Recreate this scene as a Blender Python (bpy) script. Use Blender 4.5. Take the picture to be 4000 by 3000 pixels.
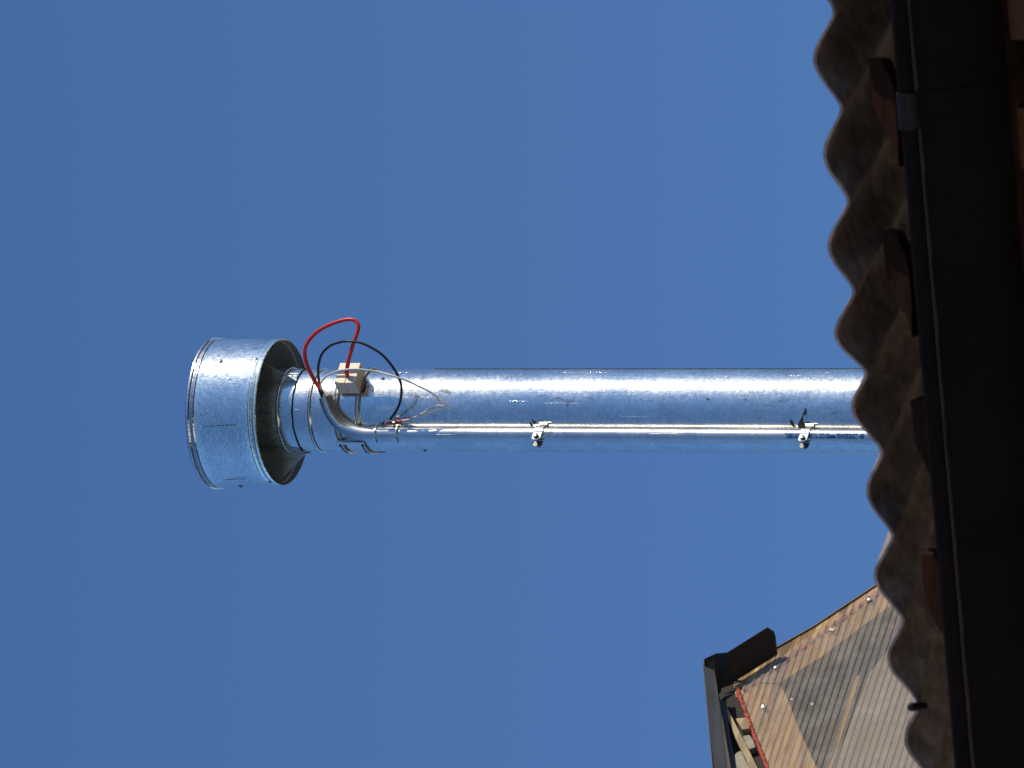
import bpy, bmesh, math, random
from mathutils import Vector, Matrix, noise
random.seed(7)
R = math.radians
S = bpy.context.scene
for o in list(bpy.data.objects): bpy.data.objects.remove(o)
C = S.collection

# ------------------------------------------------------------------ camera
F = 32000.0                      # focal length in photo pixels (4000 px wide frame)
PITCH = R(20.5)
CAM = Vector((0, 0, 1.6))
FWD = Vector((0, math.cos(PITCH), math.sin(PITCH)))
UP = Vector((0, -math.sin(PITCH), math.cos(PITCH)))
RT = Vector((1, 0, 0))
cd = bpy.data.cameras.new('camera'); cam = bpy.data.objects.new('camera', cd); C.objects.link(cam)
cd.sensor_width = 36.0; cd.lens = F / 4000 * 36.0; cd.clip_start = 0.1; cd.clip_end = 2000
m = Matrix(((-UP.x, RT.x, -FWD.x), (-UP.y, RT.y, -FWD.y), (-UP.z, RT.z, -FWD.z)))
cam.matrix_world = Matrix.Translation(CAM) @ m.to_4x4()   # phone held sideways: world up is picture left
cd.dof.use_dof = True; cd.dof.focus_distance = 14.8; cd.dof.aperture_fstop = 45.0
S.camera = cam

# ------------------------------------------------------------------ sky and sun
SUN_AZ = R(78); SUN_EL = R(27)   # azimuth measured from «towards the camera» to the right
sd = Vector((math.sin(SUN_AZ) * math.cos(SUN_EL), -math.cos(SUN_AZ) * math.cos(SUN_EL), math.sin(SUN_EL)))
W = bpy.data.worlds.new("World"); S.world = W; W.use_nodes = True
wn = W.node_tree; wn.nodes.clear()
sky = wn.nodes.new('ShaderNodeTexSky'); sky.sky_type = 'NISHITA'; sky.sun_disc = False
sky.sun_elevation = SUN_EL; sky.sun_rotation = math.atan2(sd.x, sd.y)
sky.altitude = 900; sky.air_density = 1.0; sky.dust_density = 0.25; sky.ozone_density = 2.2
hsv = wn.nodes.new('ShaderNodeMix'); hsv.data_type = 'RGBA'; hsv.blend_type = 'MULTIPLY'; hsv.inputs[0].default_value = 1
hsv.inputs[7].default_value = (0.62, 0.855, 1.19, 1)
bg = wn.nodes.new('ShaderNodeBackground'); bg.inputs[1].default_value = 0.10
wo = wn.nodes.new('ShaderNodeOutputWorld')
wn.links.new(sky.outputs[0], hsv.inputs[6]); wn.links.new(hsv.outputs[2], bg.inputs[0]); wn.links.new(bg.outputs[0], wo.inputs[0])
sl = bpy.data.lights.new('sun', 'SUN'); sl.energy = 3.6; sl.angle = R(0.53); sl.color = (1.0, 0.88, 0.67)
so = bpy.data.objects.new('sun', sl); C.objects.link(so)
so.rotation_euler = sd.to_track_quat('Z', 'Y').to_euler(); so.location = (0, 0, 40)
S.view_settings.view_transform = 'Standard'; S.view_settings.look = 'None'
S.view_settings.exposure = 0.0; S.view_settings.gamma = 1.0
S.render.engine = 'CYCLES'
S.cycles.max_bounces = 16; S.cycles.glossy_bounces = 12; S.cycles.diffuse_bounces = 5; S.cycles.transparent_max_bounces = 16

# ------------------------------------------------------------------ helpers
def ray(px, py):
    return FWD - UP * ((px - 2000) / F) + RT * ((1500 - py) / F)
def at(px, py, Y):
    d = ray(px, py); return CAM + d * ((Y - CAM.y) / d.y)
def atz(px, py, z):
    d = ray(px, py); return CAM + d * ((z - CAM.z) / d.z)
def atplane(px, py, p0, n, off=0.0):
    d = ray(px, py); t = ((p0 - CAM).dot(n) + off) / d.dot(n); return CAM + d * t

def thing(name, loc, label, cat, group=None):
    o = bpy.data.objects.new(name, None); C.objects.link(o); o.location = loc
    o.empty_display_size = 0.05
    o['label'] = label; o['category'] = cat
    if group: o['group'] = group
    return o
def tag(o, label=None, cat=None, group=None, kind=None):
    if label: o['label'] = label
    if cat: o['category'] = cat
    if group: o['group'] = group
    if kind: o['kind'] = kind
    return o
def origin_of(o):
    v = Vector((0, 0, 0))
    while o is not None:
        v += o.location; o = o.parent
    return v
def obj(name, bm, mat, parent=None, smooth=35, loc=None, bevel=0):
    """bm holds world coordinates; stored relative to the parent's base"""
    base = origin_of(parent) if parent else (loc or Vector((0, 0, 0)))
    bmesh.ops.recalc_face_normals(bm, faces=bm.faces)
    for v in bm.verts: v.co -= base
    me = bpy.data.meshes.new(name); bm.to_mesh(me); bm.free()
    if smooth:
        for p in me.polygons: p.use_smooth = True
        me.set_sharp_from_angle(angle=R(smooth))
    me.materials.append(mat)
    o = bpy.data.objects.new(name, me); C.objects.link(o)
    if parent: o.parent = parent
    else: o.location = base
    if bevel:
        b = o.modifiers.new('bevel', 'BEVEL'); b.width = bevel; b.segments = 2; b.limit_method = 'ANGLE'
    return o
def NB(): return bmesh.new()
def prism(bm, pts, vec):
    a = [bm.verts.new(p) for p in pts]; b = [bm.verts.new(Vector(p) + vec) for p in pts]
    n = len(pts)
    bm.faces.new(a); bm.faces.new(b[::-1])
    for i in range(n): bm.faces.new((a[i], b[i], b[(i + 1) % n], a[(i + 1) % n]))
def box(bm, c, ax, ay, az):
    """centre and three half-axis vectors"""
    c = Vector(c); pts = [c - ax - ay - az, c + ax - ay - az, c + ax + ay - az, c - ax + ay - az]
    prism(bm, pts, az * 2)
def frames(path):
    T = []
    n = len(path)
    for i in range(n):
        T.append((path[min(i + 1, n - 1)] - path[max(i - 1, 0)]).normalized())
    t0 = T[0]; ref = Vector((0, 0, 1)) if abs(t0.z) < .9 else Vector((1, 0, 0))
    N = (ref - t0 * ref.dot(t0)).normalized(); out = []
    for t in T:
        N = (N - t * N.dot(t)).normalized(); out.append((t, N, t.cross(N)))
    return out
def tube(bm, path, r, seg=14, caps=True, inner=None):
    fr = frames(path); rings = []
    for i, p in enumerate(path):
        rr = r[i] if isinstance(r, (list, tuple)) else r
        t, N, B = fr[i]
        rings.append([bm.verts.new(p + (N * math.cos(a) + B * math.sin(a)) * rr) for a in (2 * math.pi * k / seg for k in range(seg))])
    for i in range(len(rings) - 1):
        for k in range(seg):
            bm.faces.new((rings[i][k], rings[i][(k + 1) % seg], rings[i + 1][(k + 1) % seg], rings[i + 1][k]))
    if caps:
        bm.faces.new(rings[0][::-1]); bm.faces.new(rings[-1])
    return rings, fr
def spline(pts, n=8):
    P = [pts[0] * 2 - pts[1]] + list(pts) + [pts[-1] * 2 - pts[-2]]; out = []
    for i in range(1, len(P) - 2):
        p0, p1, p2, p3 = P[i - 1:i + 3]
        for k in range(n):
            t = k / n
            out.append(.5 * ((2 * p1) + (p2 - p0) * t + (2 * p0 - 5 * p1 + 4 * p2 - p3) * t * t + (3 * p1 - p0 - 3 * p2 + p3) * t ** 3))
    out.append(P[-2]); return out
def lathe(bm, prof, cx, cy, seg=96, closed=False, tilt=None, a0=0, a1=2 * math.pi):
    """prof: list of (r, z) world z; tilt(z)->(dx,dy) axis shift"""
    full = abs((a1 - a0) - 2 * math.pi) < 1e-6
    nseg = seg if full else seg + 1
    rings = []
    for r, z in prof:
        dx, dy = tilt(z) if tilt else (0, 0)
        rings.append([bm.verts.new((cx + dx + r * math.sin(a), cy + dy - r * math.cos(a), z)) for a in (a0 + (a1 - a0) * k / seg for k in range(nseg))])
    m_ = len(rings)
    for i in range(m_ if closed else m_ - 1):
        A = rings[i]; B = rings[(i + 1) % m_]
        for k in range(seg):
            k2 = (k + 1) % nseg
            bm.faces.new((A[k], A[k2], B[k2], B[k]))
    return rings
def disc_cap(bm, ring): bm.faces.new(ring)

# ------------------------------------------------------------------ materials
def mat(name):
    m_ = bpy.data.materials.new(name); m_.use_nodes = True
    nt = m_.node_tree; nt.nodes.clear()
    out = nt.nodes.new('ShaderNodeOutputMaterial'); p = nt.nodes.new('ShaderNodeBsdfPrincipled')
    nt.links.new(p.outputs[0], out.inputs[0]); return m_, nt, p, out
def N(nt, t, **kw):
    n = nt.nodes.new(t)
    for k, v in kw.items(): setattr(n, k, v)
    return n
def ramp(nt, src, stops):
    r = N(nt, 'ShaderNodeValToRGB'); el = r.color_ramp.elements
    while len(el) < len(stops): el.new(.5)
    for e, (p, c) in zip(el, stops):
        e.position = p; e.color = c if len(c) == 4 else (*c, 1)
    nt.links.new(src, r.inputs[0]); return r.outputs[0]
def coords(nt, scale=(1, 1, 1), rot=(0, 0, 0)):
    tc = N(nt, 'ShaderNodeTexCoord'); mp = N(nt, 'ShaderNodeMapping')
    mp.inputs['Scale'].default_value = scale; mp.inputs['Rotation'].default_value = rot
    nt.links.new(tc.outputs['Object'], mp.inputs[0]); return mp.outputs[0]
def noisetex(nt, vec, scale, detail=4, rough=.55, dist=0):
    n = N(nt, 'ShaderNodeTexNoise'); n.inputs['Scale'].default_value = scale; n.inputs['Detail'].default_value = detail
    n.inputs['Roughness'].default_value = rough; n.inputs['Distortion'].default_value = dist
    nt.links.new(vec, n.inputs[0]); return n.outputs[0]
def mixc(nt, fac, a, b, mode='MIX'):
    m_ = N(nt, 'ShaderNodeMix', data_type='RGBA', blend_type=mode)
    for i, v in ((0, fac), (6, a), (7, b)):
        if hasattr(v, 'links') or isinstance(v, bpy.types.NodeSocket): nt.links.new(v, m_.inputs[i])
        else: m_.inputs[i].default_value = v if not isinstance(v, tuple) or len(v) == 4 else (*v, 1)
    return m_.outputs[2]
def g(v): return (v, v, v)

def galvanised(name, base=0.78, rlo=0.06, rhi=0.15, spangle=95, bump=0.00034, streak=1.0, wide=.32, wmix=(.14, .46), tint=(.97, 1.0, .95)):
    m_, nt, p, out = mat(name)
    v = coords(nt)
    vo = N(nt, 'ShaderNodeTexVoronoi'); vo.inputs['Scale'].default_value = spangle
    wob = noisetex(nt, v, 60, 2); wv = N(nt, 'ShaderNodeVectorMath', operation='MULTIPLY_ADD')
    wv.inputs[1].default_value = (.012, .012, .012)
    nt.links.new(wob, wv.inputs[0]); nt.links.new(v, wv.inputs[2]); nt.links.new(wv.outputs[0], vo.inputs[0])
    sp = N(nt, 'ShaderNodeSeparateColor'); nt.links.new(vo.outputs['Color'], sp.inputs[0])
    big = noisetex(nt, v, 9, 5, .6)
    st = noisetex(nt, coords(nt, (1, 1, .05)), 260, 3, .6)
    sc = noisetex(nt, coords(nt, (1, 1, .012), (R(2.0), R(1.0), 0)), 430, 1, .4, .2)
    c1 = ramp(nt, sp.outputs[0], [(0, g(base * .93)), (1, g(base * 1.06))])
    c2 = mixc(nt, 1.0, c1, ramp(nt, big, [(.3, g(.86)), (.6, g(1))]), 'MULTIPLY')
    dk = ramp(nt, noisetex(nt, coords(nt, (1, 1, .35)), 38, 6, .7), [(.62, g(1)), (.70, (.55, .52, .46))])
    c3 = mixc(nt, 1.0, c2, dk, 'MULTIPLY')
    c4 = mixc(nt, 1.0, c3, (*tint, 1), 'MULTIPLY')
    nt.links.new(c4, p.inputs['Base Color']); p.inputs['Metallic'].default_value = 1
    rg = N(nt, 'ShaderNodeMapRange'); rg.inputs[3].default_value = rlo; rg.inputs[4].default_value = rhi
    mx = N(nt, 'ShaderNodeMath', operation='MULTIPLY_ADD'); mx.inputs[1].default_value = .45
    nt.links.new(sp.outputs[1], mx.inputs[0]); 
    m2 = N(nt, 'ShaderNodeMath', operation='MULTIPLY'); m2.inputs[1].default_value = .6
    nt.links.new(big, m2.inputs[0]); nt.links.new(m2.outputs[0], mx.inputs[2])
    nt.links.new(mx.outputs[0], rg.inputs[0]); nt.links.new(rg.outputs[0], p.inputs['Roughness'])
    bs = noisetex(nt, v, 150, 1.0, .5, .9)
    b1 = N(nt, 'ShaderNodeBump'); b1.inputs['Strength'].default_value = .55; b1.inputs['Distance'].default_value = bump
    nt.links.new(bs, b1.inputs['Height'])
    b2 = N(nt, 'ShaderNodeBump'); b2.inputs['Strength'].default_value = .5 * streak; b2.inputs['Distance'].default_value = bump * .8
    nt.links.new(st, b2.inputs['Height']); nt.links.new(b1.outputs[0], b2.inputs['Normal'])
    b3 = N(nt, 'ShaderNodeBump'); b3.inputs['Strength'].default_value = .25; b3.inputs['Distance'].default_value = .0007
    nt.links.new(noisetex(nt, coords(nt, (1, 1, .4)), 22, 2), b3.inputs['Height']); nt.links.new(b2.outputs[0], b3.inputs['Normal'])
    # long fine scratches
    scr = ramp(nt, sc, [(.735, g(0)), (.75, g(1))])
    b4 = N(nt, 'ShaderNodeBump'); b4.inputs['Strength'].default_value = .5 * streak; b4.inputs['Distance'].default_value = .0005
    nt.links.new(scr, b4.inputs['Height']); nt.links.new(b3.outputs[0], b4.inputs['Normal'])
    nt.links.new(b4.outputs[0], p.inputs['Normal'])
    # second, wider lobe: the dull zinc bloom between the bright crystals
    q = N(nt, 'ShaderNodeBsdfPrincipled'); q.inputs['Metallic'].default_value = 1
    nt.links.new(c4, q.inputs['Base Color']); nt.links.new(b4.outputs[0], q.inputs['Normal'])
    ra = N(nt, 'ShaderNodeMath', operation='ADD'); ra.inputs[1].default_value = wide; nt.links.new(rg.outputs[0], ra.inputs[0]); nt.links.new(ra.outputs[0], q.inputs['Roughness'])
    ms = N(nt, 'ShaderNodeMixShader')
    fm = ramp(nt, noisetex(nt, v, 140, 4, .65, .8), [(.36, g(wmix[0])), (.62, g(wmix[1]))])
    fl = ramp(nt, noisetex(nt, coords(nt, (.6, .6, 1)), 3.2, 3, .6), [(.35, g(.45)), (.65, g(1.35))])
    fm = mixc(nt, 1.0, fm, fl, 'MULTIPLY')
    nt.links.new(fm, ms.inputs[0]); nt.links.new(p.outputs[0], ms.inputs[1]); nt.links.new(q.outputs[0], ms.inputs[2]); nt.links.new(ms.outputs[0], out.inputs[0])
    return m_
def simple(name, col, rough=.5, metal=0, var=.25, scale=30, bump=0.0, bscale=80, spec=.5, stretch=(1, 1, 1), coat=0):
    m_, nt, p, out = mat(name)
    v = coords(nt, stretch)
    c = ramp(nt, noisetex(nt, v, scale, 6, .6), [(.3, tuple(x * (1 - var) for x in col)), (.7, tuple(min(1, x * (1 + var)) for x in col))])
    nt.links.new(c, p.inputs['Base Color']); p.inputs['Roughness'].default_value = rough; p.inputs['Metallic'].default_value = metal
    p.inputs['Specular IOR Level'].default_value = spec; p.inputs['Coat Weight'].default_value = coat
    if bump:
        b = N(nt, 'ShaderNodeBump'); b.inputs['Distance'].default_value = bump; b.inputs['Strength'].default_value = .8
        nt.links.new(noisetex(nt, v, bscale, 5, .6), b.inputs['Height']); nt.links.new(b.outputs[0], p.inputs['Normal'])
    return m_
def wood(name, cols, rot, scale=26, rough=.75, stains=.6):
    m_, nt, p, out = mat(name)
    v = coords(nt, (1, 1, 1), rot)
    sv = N(nt, 'ShaderNodeMapping'); sv.inputs['Scale'].default_value = (.12, 1, 1); nt.links.new(v, sv.inputs[0])
    gr = noisetex(nt, sv.outputs[0], scale * 4, 6, .65, .5)
    c = ramp(nt, gr, [(.3, cols[0]), (.5, cols[1]), (.72, cols[2])])
    sn = noisetex(nt, sv.outputs[0], scale, 6, .7, .8)
    s2 = ramp(nt, sn, [(.42, g(1)), (.60, (max(.06, 1 - stains * .75), max(.05, 1 - stains * .78), max(.07, 1 - stains * .7)))])
    nt.links.new(mixc(nt, 1.0, c, s2, 'MULTIPLY'), p.inputs['Base Color']); p.inputs['Roughness'].default_value = rough; p.inputs['Specular IOR Level'].default_value = .15
    b = N(nt, 'ShaderNodeBump'); b.inputs['Distance'].default_value = .0015; b.inputs['Strength'].default_value = .9
    nt.links.new(gr, b.inputs['Height']); nt.links.new(b.outputs[0], p.inputs['Normal'])
    return m_
M = {}
M['galv'] = galvanised('galvanised_flue')
M['cowl'] = galvanised('galvanised_cowl', base=.80, rlo=.08, rhi=.20, spangle=120, bump=.0008, streak=.3, wmix=(.10, .35), tint=(.94, 1.0, .97))
M['cowl_in'] = galvanised('galvanised_inside', base=.85, rlo=.25, rhi=.4, spangle=60, streak=.2, tint=(.85, .97, 1.05))
for nd in M['cowl_in'].node_tree.nodes:
    if nd.type == 'BSDF_PRINCIPLED': nd.inputs['Metallic'].default_value = .55
M['conduit'] = galvanised('galvanised_conduit', base=.70, rlo=.12, rhi=.20, spangle=30, bump=.00005, streak=1.0, wide=.28, wmix=(.4, .7), tint=(1.0, .97, .93))
M['zinc'] = simple('zinc_plated', (.70, .70, .68), .30, 1, .08, 60, .0001, 120)
M['zinc_dark'] = simple('worn_steel', (.36, .35, .33), .3, 1, .2, 80)
M['red_cable'] = simple('red_silicone', (.66, .028, .010), .36, 0, .06, 20, coat=.15)
M['black_cable'] = simple('black_rubber', (.012, .012, .014), .4, 0, .2, 40)
M['white_cable'] = simple('white_sheath', (.62, .62, .60), .4, 0, .06, 40)
M['heatshrink'] = simple('orange_heatshrink', (.50, .055, .02), .45, 0, .15, 90)
M['ceramic'] = simple('pale_ceramic', (.82, .71, .56), .5, 0, .04, 25, .0002, 200)
M['sealant'] = simple('dark_sealant', (.035, .030, .026), .55, 0, .4, 200, .0006, 300)
M['ink'] = simple('blue_ink', (.004, .085, .27), .8, 0, .35, 260)
M['tape'] = simple('beige_tape', (.33, .28, .25), .6, 0, .15, 100)

# ------------------------------------------------------------------ ground
def ground():
    bm = NB()
    s = 400; n = 8
    vs = [[bm.verts.new((-s + 2 * s * i / n, -s + 2 * s * j / n, 0)) for j in range(n + 1)] for i in range(n + 1)]
    for i in range(n):
        for j in range(n): bm.faces.new((vs[i][j], vs[i + 1][j], vs[i + 1][j + 1], vs[i][j + 1]))
    o = obj('ground', bm, simple('yard_earth', (.045, .04, .032), .95, 0, .5, .8, .01, 6), smooth=0)
    o['kind'] = 'structure'
ground()

# ------------------------------------------------------------------ the flue
YC = 13.78; RP = .0745
ax = at(1500, 1604, YC); CX = ax.x
PXM = 0.0004625                                  # metres per photo pixel at the flue
def zf(px, r=RP, y=1604): return at(px, y, YC - r).z   # height of a ring whose front shows at px
BASE = Vector((CX, YC, 0))
chim = thing('chimney_flue', BASE, 'round galvanised steel chimney flue with a wide drum cowl, rising behind the dark roof edge', 'chimney')
def bead(z, r=RP, h=.0022, w=.0035):
    return [(r, z - w * 1.6)] + [(r + h * math.sin(math.pi * k / 6), z - w + 2 * w * k / 6) for k in range(7)] + [(r, z + w * 1.6)]
z_joint = zf(1141); z_bead = zf(1207); z_b2 = zf(1085)
z_top = zf(800)
# lower pipe
bm = NB()
prof = [(RP, 0.0), (RP, 4.0)] + [(RP, 4.0 + (z_bead - .03 - 4.0) * k / 30) for k in range(1, 31)] + bead(z_bead) + [(RP, z_joint)]
prof += [(RP - .001, z_joint)]
lathe(bm, prof, CX, YC, 128)
pipe = obj('flue_pipe', bm, M['galv'], chim, 40)
# upper sleeve inside the cowl
bm = NB(); r2 = RP + .0012
lathe(bm, [(RP - .0005, z_joint), (r2, z_joint + .0006), (r2, z_b2 - .006)] + bead(z_b2, r2, .003, .004) + [(r2, z_top)], CX, YC, 128)
obj('sleeve', bm, M['galv'], chim, 40)
bm = NB(); lathe(bm, [(RP + .0014, z_joint - .0012), (RP + .0030, z_joint), (RP + .0014, z_joint + .0012)], CX, YC, 96)
sj = obj('joint_line', bm, M['sealant'], chim, 40)
for v in sj.data.vertices:
    v.co.z += .0012 * noise.noise(v.co * 60)
# lengthwise lock seam on the right side
bm = NB()
a = R(92)
for (z0, z1) in ((2.0, zf(1640)),):
    c = Vector((CX + (RP + .0006) * math.sin(a), YC - (RP + .0006) * math.cos(a), (z0 + z1) / 2))
    box(bm, c, Vector((.0014, 0, 0)), Vector((0, .006, 0)), Vector((0, 0, (z1 - z0) / 2)))
obj('lock_seam', bm, M['zinc_dark'], chim, 0)

# cowl ---------------------------------------------------------------
RT1 = .1362; RB1 = .1318
yt, yb = 1615, 1609.5
zt = at(727, yt, YC - RT1).z; zb = at(995, yb, YC - RB1).z
cxt = at(838, yt, YC).x - CX; cxb = at(1090, yb, YC).x - CX
def ctilt(z):
    k = (z - zb) / (zt - zb); return (cxb + (cxt - cxb) * k, 0)
def cr(z): return RB1 + (RT1 - RB1) * (z - zb) / (zt - zb)
bm = NB()
pr = []
n = 16
zz = [zb + (zt - zb) * k / n for k in range(n + 1)]
out = [(cr(z), z) for z in zz]
t_ = .0012
w = .0045
low = [(cr(zb) - t_, zb - .001), (cr(zb) + .001, zb - .0022), (cr(zb) + .0020, zb + .0005), (cr(zb) + .0020, zb + .0035), (cr(zb) + .0004, zb + .0062),
       (cr(zb) + .0004, zb + .0085), (cr(zb) + .0014, zb + .0105), (cr(zb) + .0014, zb + .0130), (cr(zb), zb + .0150)]
top = [(cr(zt), zt - .0150), (cr(zt) + .0014, zt - .0130), (cr(zt) + .0014, zt - .0105), (cr(zt) + .0004, zt - .0085), (cr(zt) + .0004, zt - .0062),
       (cr(zt) + .0022, zt - .0035), (cr(zt) + .0022, zt - .0005), (cr(zt) + .001, zt + .0015), (cr(zt) - .002, zt + .001)]
mid = [(cr(z), z) for z in [zb + .015 + (zt - zb - .03) * k / 12 for k in range(1, 12)]]
rg = lathe(bm, low + mid + top, CX, YC, 160, tilt=ctilt)
bm.faces.new(rg[-1])
cowl = obj('cowl', bm, M['cowl'], chim, 28)
bm = NB()
ri = lathe(bm, [(cr(z) - .0018, z) for z in (zb - .0008, zb + .005)] + [(cr(zb) + .0008, zb + .008), (cr(zb) - .0018, zb + .012)] + [(cr(z) - .0020, z) for z in (zb + .02, (zb + zt) / 2, zt - .003)], CX, YC, 128, tilt=ctilt)
bm.faces.new(ri[-1])
obj('lining', bm, M['cowl_in'], cowl, 28)
# rivets on the cowl
def rivet(azdeg, z, r, parent, size=.0042, name='rivet', m='zinc_dark'):
    a = R(azdeg); nrm = Vector((math.sin(a), -math.cos(a), 0)); dx = ctilt(z)[0]
    p = Vector((CX + dx, YC, z)) + nrm * r
    bm = NB()
    tube(bm, [p - nrm * .001, p + nrm * .0006, p + nrm * .0010, p + nrm * .0022, p + nrm * .0026], [size, size, size * .62, size * .6, size * .35], 16)
    return obj(name, bm, M[m], parent, 35)
def az_at(py, cy, rr):   # azimuth whose point shows at photo row py
    return math.degrees(math.asin(max(-1, min(1, (cy - py) * PXM / rr))))
for (px, py) in ((861, 1409), (998, 1402), (1056, 1888), (941, 1899)):
    rr = cr((zb + zt) / 2) + .0004; azd = az_at(py, 1612, rr)
    z = at(px, py, YC - rr * math.cos(R(azd))).z
    rivet(azd, z, cr(z) + .0006, cowl)
# scratch lines on the cowl
def cowl_line(pts, wpx, m='sealant'):
    bm = NB(); up_, dn_ = [], []
    for px, py in pts:
        for L, dy in ((up_, -wpx), (dn_, wpx)):
            rr = cr((zb + zt) / 2) + .0009; azd = az_at(py + dy, 1612, rr); L.append(at(px, py + dy, YC - rr * math.cos(R(azd))))
    n_ = Vector((up_[0].x - CX, up_[0].y - YC, 0)).normalized()
    prism(bm, up_ + dn_[::-1], n_ * .0004)
    obj('scratch', bm, M[m], cowl, 0)
cowl_line([(798, 1666), (840, 1664), (880, 1661), (918, 1660)], .9)
cowl_line([(850, 1875), (900, 1873), (960, 1871)], .6, 'zinc_dark')
# gussets
def gusset(azdeg, side, name='brace'):
    a = R(azdeg); nrm = Vector((math.sin(a), -math.cos(a), 0)); tg = Vector((math.cos(a), math.sin(a), 0))
    ctr = Vector((CX, YC, 0)); th = tg * .0006
    zlow = zb - .052
    ro = RB1 - .003
    rp = RP + .002
    P = [ctr + nrm * rp + Vector((0, 0, zlow)), ctr + nrm * ro + Vector((0, 0, zb + .002)), ctr + nrm * ro + Vector((0, 0, zb + .075)), ctr + nrm * rp + Vector((0, 0, zb + .075))]
    bm = NB(); prism(bm, [p - th for p in P], th * 2)
    pl = obj(name, bm, M['plate'], chim, 0)
    # riveted foot flange on the pipe
    bm = NB()
    k = 6; L0 = []; L1 = []
    for i in range(k + 1):
        aa = a + side * (i / k) * R(21)
        nn = Vector((math.sin(aa), -math.cos(aa), 0))
        L0.append((nn, zlow + .002 + .006 * i / k)); L1.append((nn, zb + .06))
    for i in range(k):
        q = []
        for (nn, z) in (L0[i], L0[i + 1], L1[i + 1], L1[i]): q.append(ctr + nn * (RP + .0018) + Vector((0, 0, z)))
        f = [bm.verts.new(x) for x in q] + [bm.verts.new(x + (x - ctr - Vector((0, 0, x.z))).normalized() * .001) for x in q]
        bm.faces.new(f[0:4]); bm.faces.new(f[4:8][::-1])
        for j in range(4): bm.faces.new((f[j], f[(j + 1) % 4], f[4 + (j + 1) % 4], f[4 + j]))
    bmesh.ops.remove_doubles(bm, verts=bm.verts, dist=1e-6)
    fl = obj('foot_flange', bm, M['cowl'], pl, 35)
    for z in (zlow + .016, zlow + .052):
        aa = azdeg + side * 11
        nn = Vector((math.sin(R(aa)), -math.cos(R(aa)), 0)); p = ctr + nn * (RP + .0028) + Vector((0, 0, z))
        bm = NB(); tube(bm, [p, p + nn * .001, p + nn * .0018], [.0034, .0032, .0014], 12)
        obj('rivet', bm, M['zinc_dark'], pl, 35)
M['plate'] = galvanised('galvanised_plate', base=.60, rlo=.2, rhi=.45, spangle=70, bump=.0002, streak=.2)
gusset(43.5, 1); gusset(-84, 1); gusset(165, 1)

# small hole, sealant smears, tape flap -------------------------------
def on_pipe(px, py, r=RP):
    azd = R(az_at(py, 1604.5, r)); Y = YC - r * math.cos(azd)
    p = at(px, py, Y); return p
def smear(pts, name='sealant_smear', m='sealant', lift=.0006):
    bm = NB()
    vs = []
    for px, py in pts:
        p = on_pipe(px, py, RP + lift); vs.append(p)
    c = sum(vs, Vector()) / len(vs)
    nrm = Vector((c.x - CX, c.y - YC, 0)).normalized()
    prism(bm, vs, nrm * .0008)
    bmesh.ops.triangulate(bm, faces=[f for f in bm.faces if len(f.verts) > 4])
    return obj(name, bm, M[m], chim, 0)
M['hole'] = simple('hole_dark', (.02, .016, .014), .8)
bm = NB(); p = on_pipe(1497, 1480); nn = Vector((p.x - CX, p.y - YC, 0)).normalized()
tube(bm, [p + nn * .0001, p + nn * .0007], [.0036, .0030], 16); obj('plugged_hole', bm, M['hole'], chim, 35)
smear([(3147, 1592), (3144, 1604), (3139, 1620), (3130, 1634), (3121, 1648), (3116, 1662), (3120, 1673), (3128, 1664), (3134, 1676), (3142, 1667), (3149, 1673), (3150, 1650), (3149, 1632), (3150, 1610)])
smear([(3084, 1641), (3090, 1640), (3097, 1646), (3092, 1650), (3098, 1660), (3112, 1668), (3098, 1667), (3088, 1656)])
smear([(3150, 1652), (3157, 1646), (3164, 1656), (3166, 1664), (3150, 1666)])
smear([(2078, 1638), (2084, 1641), (2087, 1652), (2086, 1659), (2082, 1652)])
smear([(2068, 1650), (2073, 1650), (2077, 1658), (2082, 1664), (2076, 1667), (2071, 1660)])
smear([(2088, 1648), (2095, 1642), (2093, 1650), (2089, 1660)])
smear([(2107, 1643), (2113, 1648), (2118, 1643), (2121, 1650), (2114, 1656), (2108, 1655)])
smear([(3403, 1745), (3412, 1746), (3421, 1750), (3412, 1752)])
for (px, py, s) in ((2765, 1558, 5), (2215, 1585, 3), (2742, 1748, 6), (2796, 1751, 5), (2770, 1741, 4), (1660, 1760, 4), (2968, 1632, 3), (2912, 1560, 2.5), (2215, 1575, 2)):
    smear([(px - s * 1.6, py), (px - s * .5, py - s * .5), (px + s * 1.4, py - s * .2), (px + s, py + s * .5), (px - s * .6, py + s * .5)])

# strap pair with cross bar (holds the block) -------------------------
strap = thing('flue_strap', Vector((CX, YC, zf(1350))), 'pair of steel straps joined by a flat bar, clamped round the flue below its cowl', 'pipe strap')
zsA = zf(1312); zsB = zf(1396)
for z in (zsA, zsB):
    bm = NB(); rr = RP
    lathe(bm, [(rr + .0005, z - .0045), (rr + .0032, z - .0045), (rr + .0040, z - .0030), (rr + .0022, z - .0012), (rr + .0022, z + .0010), (rr + .0040, z + .0028), (rr + .0032, z + .0045), (rr + .0005, z + .0045)], CX, YC, 96, closed=True)
    obj('strap_ring', bm, M['conduit'], strap, 30)
def cyl_pt(azdeg, r, z):
    a = R(azdeg); return Vector((CX + r * math.sin(a), YC - r * math.cos(a), z))
azb = az_at(1722, 1604.5, RP)
nn = (cyl_pt(azb, 1, 0) - Vector((CX, YC, 0))).normalized(); tg = Vector((-nn.y, nn.x, 0))
bm = NB(); box(bm, cyl_pt(azb, RP + .0052, (zsA + zsB) / 2), tg * .0042, nn * .0010, Vector((0, 0, (zsA - zsB) / 2 + .006)))
cb = obj('cross_bar', bm, M['zinc'], strap, 0, bevel=.0004)
bm = NB(); box(bm, cyl_pt(azb + 4, RP + .0075, (zsA + zsB) / 2), tg * .0006, nn * .0024, Vector((0, 0, (zsA - zsB) / 2 + .005)))
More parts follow.
